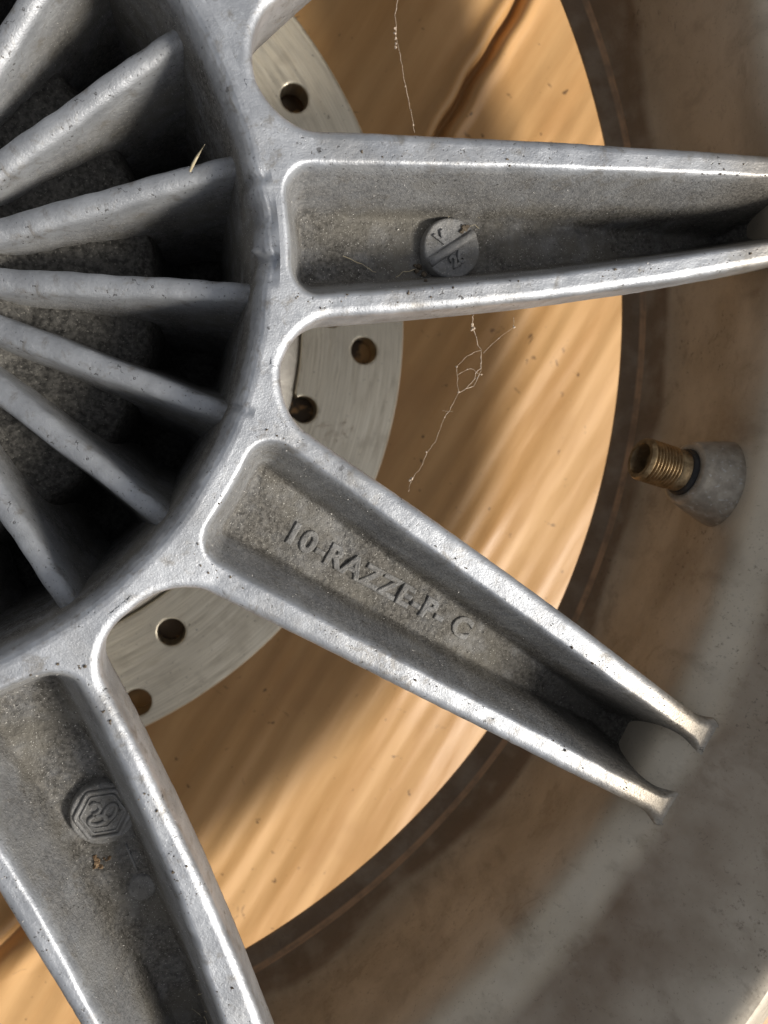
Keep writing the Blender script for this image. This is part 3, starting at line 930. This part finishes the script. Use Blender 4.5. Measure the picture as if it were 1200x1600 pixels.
for i, (q, r) in enumerate([((738, 508), 0.42), ((740, 513), 0.36), ((737, 515), 0.3), ((713, 573), 0.24), ((717, 613), 0.28), ((643, 748), 0.36), ((640, 751), 0.25), ((803, 511), 0.34),
                            ((695, 652), 0.17), ((666, 706), 0.18), ((752, 585), 0.22), ((730, 577), 0.15), ((779, 529), 0.13)]): web2.append(lump(Q(*q), r, 40 + i))
thing('cobweb', web2, M['web'], 'tangled dusty cobweb with a diamond loop below the spoke that points right', 'cobweb', 'cobweb threads on the wheel')
tuft = []
for i in range(16):
    rg = np.random.default_rng(100 + i)
    c = np.array([524 + rg.uniform(-22, 22), 674 + rg.uniform(-14, 14)]); pts = []
    for k in range(4): pts.append(W3(c[0] + rg.uniform(-12, 12), c[1] + rg.uniform(-7, 7), DZ + 0.5 + rg.uniform(0, 0.8)))
    tuft.append(strand(pts, 0.045, 0.1, seed=200 + i))
thing('cobweb', tuft, M['web'], 'pale wisp of cobweb lying on the bright brake disc', 'cobweb', 'cobweb threads on the wheel')

def fin_top(px, py, z): return W3(px, py, z)
st = [tube([W3(297, 268, 53.6), W3(302, 256, 54.5), W3(309, 243, 56), W3(320, 226, 60)], [0.22, 0.3, 0.24, 0.05], 6)]
thing('straw', st, M['straw'], 'thin pale straw sliver sticking up from a hub fin', 'straw')
# crumbs caught beside the round boss
cr = []
for i, (px, py, r) in enumerate([(719, 362, 0.7), (714, 366, 0.55), (723, 359, 0.5), (716, 360, 0.5)]):
    X = on_floor(spk1, px, py); cr.append(lump((X[0], X[1], X[2] + GAP + 2.8), r, 60 + i))
thing('dirt_crumb', cr, M['soil'], 'dark dirt crumb on the upper right edge of the round boss', 'dirt', 'dirt crumbs on the spokes')
cr = []
for i, (px, py, r) in enumerate([(655, 418, 0.8), (650, 424, 0.6), (660, 430, 0.7), (648, 416, 0.4), (664, 440, 0.4)]):
    X = on_floor(spk1, px, py); cr.append(lump((X[0], X[1], X[2] + GAP + 0.5), r, 70 + i))
thing('dirt_crumb', cr, M['soil'], 'dark dirt clump at the lower left foot of the round boss', 'dirt', 'dirt crumbs on the spokes')
fl = []
for i, pp_ in enumerate([[(650, 420), (640, 424), (628, 425), (617, 434)], [(535, 399), (560, 412), (587, 426)], [(700, 340), (706, 326), (716, 318)], [(735, 322), (745, 328), (747, 342)], [(748, 358), (740, 352), (728, 356), (722, 362)]]):
    fl.append(strand([(lambda X: np.array([X[0], X[1], X[2] + GAP + 0.5]))(on_floor(spk1, *q)) for q in pp_], 0.10, 0.12, seed=300 + i))
thing('dry_fibre', fl, M['straw'], 'wispy dry fibres caught around the round slotted boss', 'fibre')
cr = []
for i in range(12):
    rg = np.random.default_rng(400 + i)
    X = on_floor(spk3, 160 + rg.uniform(-14, 14), 1346 + rg.uniform(-9, 9)); cr.append(lump((X[0], X[1], X[2] + GAP + 0.1), rg.uniform(0.25, 0.6), 80 + i))
thing('dirt_crust', cr, M['rust'], 'rusty brown crust of dirt below the hexagonal cast mark', 'dirt')
fz = []
for i in range(14):
    rg = np.random.default_rng(500 + i)
    c = np.array([322 + rg.uniform(-14, 14), 1560 + rg.uniform(-30, 30)])
    X = bp(c[0], c[1], 56 + rg.uniform(-3, 3)); Y = bp(c[0] + rg.uniform(-26, 26), c[1] + rg.uniform(-18, 18), 57 + rg.uniform(-3, 3))
    fz.append(strand([(X[0], X[1], X[2] + GAP), (Y[0], Y[1], Y[2] + GAP)], 0.05, 0.15, seed=600 + i))
thing('plant_fluff', fz, M['straw'], 'tuft of dry fluff in the shaded pocket at the bottom edge', 'fluff')

# loose grit and dust lying in the pockets and along the spoke tops: too many to count
gv, gf = [], []
def grit_on(sp, n, seed, lo=83, hi=188, floor=True):
    _, H, Pf, a = sp
    rg = np.random.default_rng(seed)
    x = rg.uniform(lo, hi, n * 6); y = rg.uniform(-20, 20, n * 6)
    p = Pf(x, y); ok = (p < -0.5) if floor else ((p > 0.3) & (p < 3.2))
    x, y = x[ok][:n], y[ok][:n]
    z = H(x, y)
    for X, Y, Z in zip(x, y, z):
        r = 0.05 + 0.16 * rg.random() ** 3
        c = np.array([X * math.cos(a) - Y * math.sin(a), X * math.sin(a) + Y * math.cos(a), Z + GAP + r * 0.4])
        k = len(gv)
        for _ in range(4): gv.append(c + rg.normal(0, r * 0.75, 3))
        gf.extend([(k, k + 1, k + 2), (k, k + 1, k + 3), (k + 1, k + 2, k + 3), (k, k + 2, k + 3)])
for i, s in enumerate((spk1, spk2, spk3)):
    grit_on(s, 900, 700 + i, 84, 160)
    grit_on(s, 160, 720 + i, floor=False)
go_ = link_mesh('grit', gv, gf, M['grit'], smooth=False)
go_['kind'] = 'stuff'; go_['label'] = 'loose pale grit and dust scattered in the spoke pockets'; go_['category'] = 'grit'

# dark crumbs on the spoke faces and along their edges
gv, gf = [], []
for i, s in enumerate((spk1, spk2, spk3)):
    _, H, Pf, a = s
    rg = np.random.default_rng(900 + i)
    x = rg.uniform(83, 188, 9000); y = rg.uniform(-22, 22, 9000); p = Pf(x, y)
    ok = (p > 0.1) & (p < 2.6) & (vnoise(x, y, 16, 910 + i) > -0.1)
    x, y = x[ok][:90], y[ok][:90]
    for X, Y, Z in zip(x, y, H(x, y)):
        r = 0.09 + 0.24 * rg.random() ** 4
        v_, f_ = lump((X * math.cos(a) - Y * math.sin(a), X * math.sin(a) + Y * math.cos(a), Z + GAP + r * 0.25), r, int(rg.integers(1 << 30)))
        k = len(gv); gv += v_; gf += [tuple(q + k for q in t) for t in f_]
o = link_mesh('dirt_specks', gv, gf, M['soil'], smooth=False)
o['kind'] = 'stuff'; o['label'] = 'tiny dark dirt specks stuck to the faces of the wheel spokes'; o['category'] = 'dirt'
